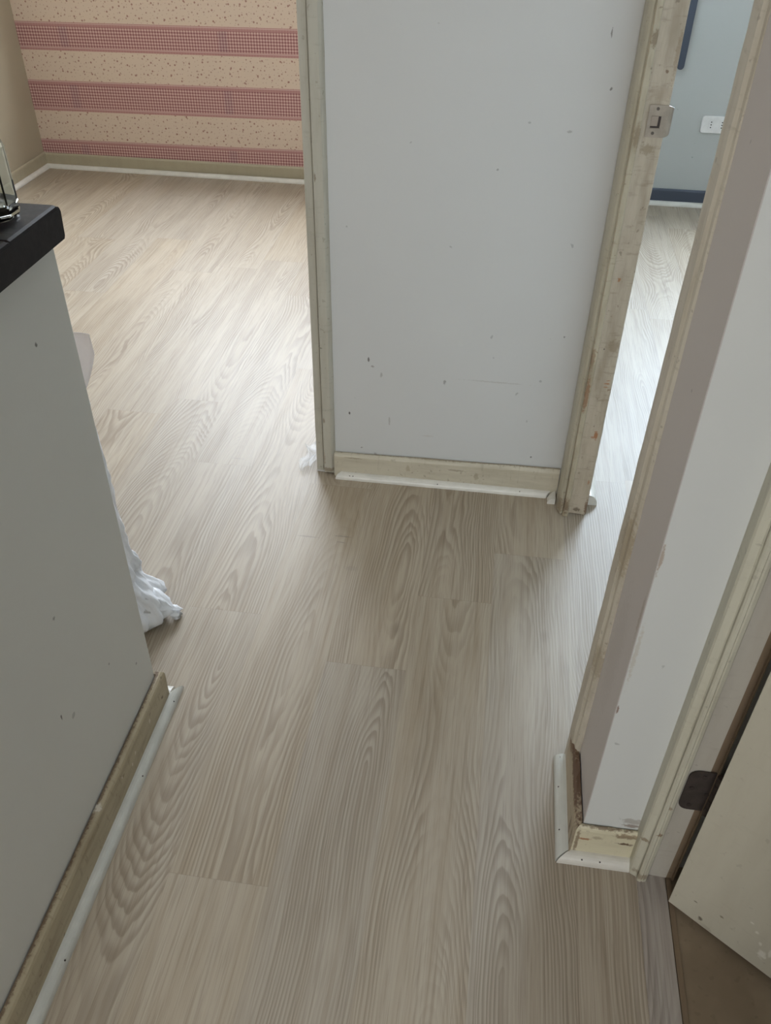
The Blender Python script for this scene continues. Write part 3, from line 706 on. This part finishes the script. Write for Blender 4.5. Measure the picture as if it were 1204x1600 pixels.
# ------------------------------------------------------------------ clear plastic scrap by the left casing
def scrapfn(a, b):
    th_ = a * 2 * PI; rr_ = .018 + .012 * math.sin(3 * th_ + 1) + .006 * math.sin(7 * th_)
    x = -.515 + b * (rr_ * math.cos(th_)) * 1.2; y = 2.095 + b * rr_ * math.sin(th_) * 2.2 + .012 * math.cos(th_) * b
    return (x + .515, y - 2.095, .003 + .010 * (1 - b) + .006 * math.sin(9 * th_) * b + .006 * b)
bm = bmesh.new(); rnd = random.Random(3)
G = []
for i in range(13):
    row = []
    for j in range(13):
        a, b = i / 12 - .5, j / 12 - .5
        x = -.507 + a * (.052 + .02 * b) + .010 * math.sin(7 * b + 1); y = 2.095 + b * .135 + .012 * math.sin(9 * a)
        z = .002 + .014 * max(0, a + .25) + .003 * math.sin(16 * a + 9 * b) + .003 * rnd.random() + .006
        row.append(bm.verts.new((x, y, max(.001, z))))
    G.append(row)
for i in range(12):
    for j in range(12):
        if (i, j) in ((0, 0), (0, 1), (1, 0), (11, 11), (0, 11), (11, 0), (10, 11), (0, 10)): continue
        bm.faces.new((G[i][j], G[i + 1][j], G[i + 1][j + 1], G[i][j + 1]))
sc_ = link('plastic_scrap', bm, 'scrap', smooth=True)
md = sc_.modifiers.new('thick', 'SOLIDIFY'); md.thickness = .0005
tag(sc_, 'crumpled clear plastic scrap on the floor at the left casing foot', 'plastic scrap')
bm = bmesh.new(); bmesh.ops.create_icosphere(bm, subdivisions=3, radius=.006, matrix=Matrix.Translation((-.503, 2.172, .008)))
for v in bm.verts: v.co += Vector((.0015 * math.sin(v.co.z * 900), .001 * math.sin(v.co.x * 1100), 0))
tag(link('plaster_crumb', bm, 'bag', smooth=True), 'small white crumb stuck at the back edge of the left casing', 'crumb')

# ------------------------------------------------------------------ right room wall details
def outlet():
    e = empty('power_outlet', (1.01, 4.70, .402))
    bm = bmesh.new(); rc_ = .012; pp = []
    for cx, cz, a0 in ((-.058, -.027, PI), (.063, -.027, 1.5 * PI), (.063, .027, 0), (-.058, .027, PI / 2)):
        pp += [(cx + rc_ * math.cos(a0 + PI / 2 * k / 5), cz + rc_ * math.sin(a0 + PI / 2 * k / 5)) for k in range(6)]
    fr_ = [bm.verts.new((x, -.009, z)) for x, z in pp]; bk_ = [bm.verts.new((x * 1.03, 0, z * 1.04)) for x, z in pp]
    bm.faces.new(fr_); bm.faces.new(bk_)
    for i in range(len(pp)): bm.faces.new((fr_[i], fr_[(i + 1) % len(pp)], bk_[(i + 1) % len(pp)], bk_[i]))
    p = link('cover_plate', bm, 'socket_white', e, bevel=.0015)
    for sx in (-.024, .028):
        bm = bmesh.new(); box(bm, sx - .0115, -.0108, -.023, sx + .0115, -.0085, .023)
        s_ = link('socket', bm, 'socket_white', e, bevel=.001)
        bm = bmesh.new()
        for dz in (-.0125, 0, .0125): cyl(bm, (sx, -.0108, dz), (0, 1, 0), .0030, .0012, 10)
        h = link('pin_holes', bm, 'hole'); h.parent = s_
    return e
tag(outlet(), 'white wall outlet with vertical pin holes on the pale blue wall', 'power outlet')
bm = bmesh.new()
pts = [(.762, .655)] + [(.779 + .017 * math.cos(a), .660 + .017 * math.sin(a)) for a in (PI, 1.17 * PI, 1.33 * PI, 1.5 * PI, 1.67 * PI, 1.83 * PI, 2 * PI)]
pts = pts[1:] + [(.796, 1.6), (.762, 1.6)]
A = [bm.verts.new((x, 4.672, z)) for x, z in pts]; B2 = [bm.verts.new((x, 4.699, z)) for x, z in pts]
bm.faces.new(A); bm.faces.new(B2)
for i in range(len(A)): bm.faces.new((A[i], A[(i + 1) % len(A)], B2[(i + 1) % len(A)], B2[i]))
tag(link('wooden_strip', bm, 'bb_blue', bevel=.004), 'dark slate-blue upright strip with rounded lower end on the blue wall', 'wall strip')
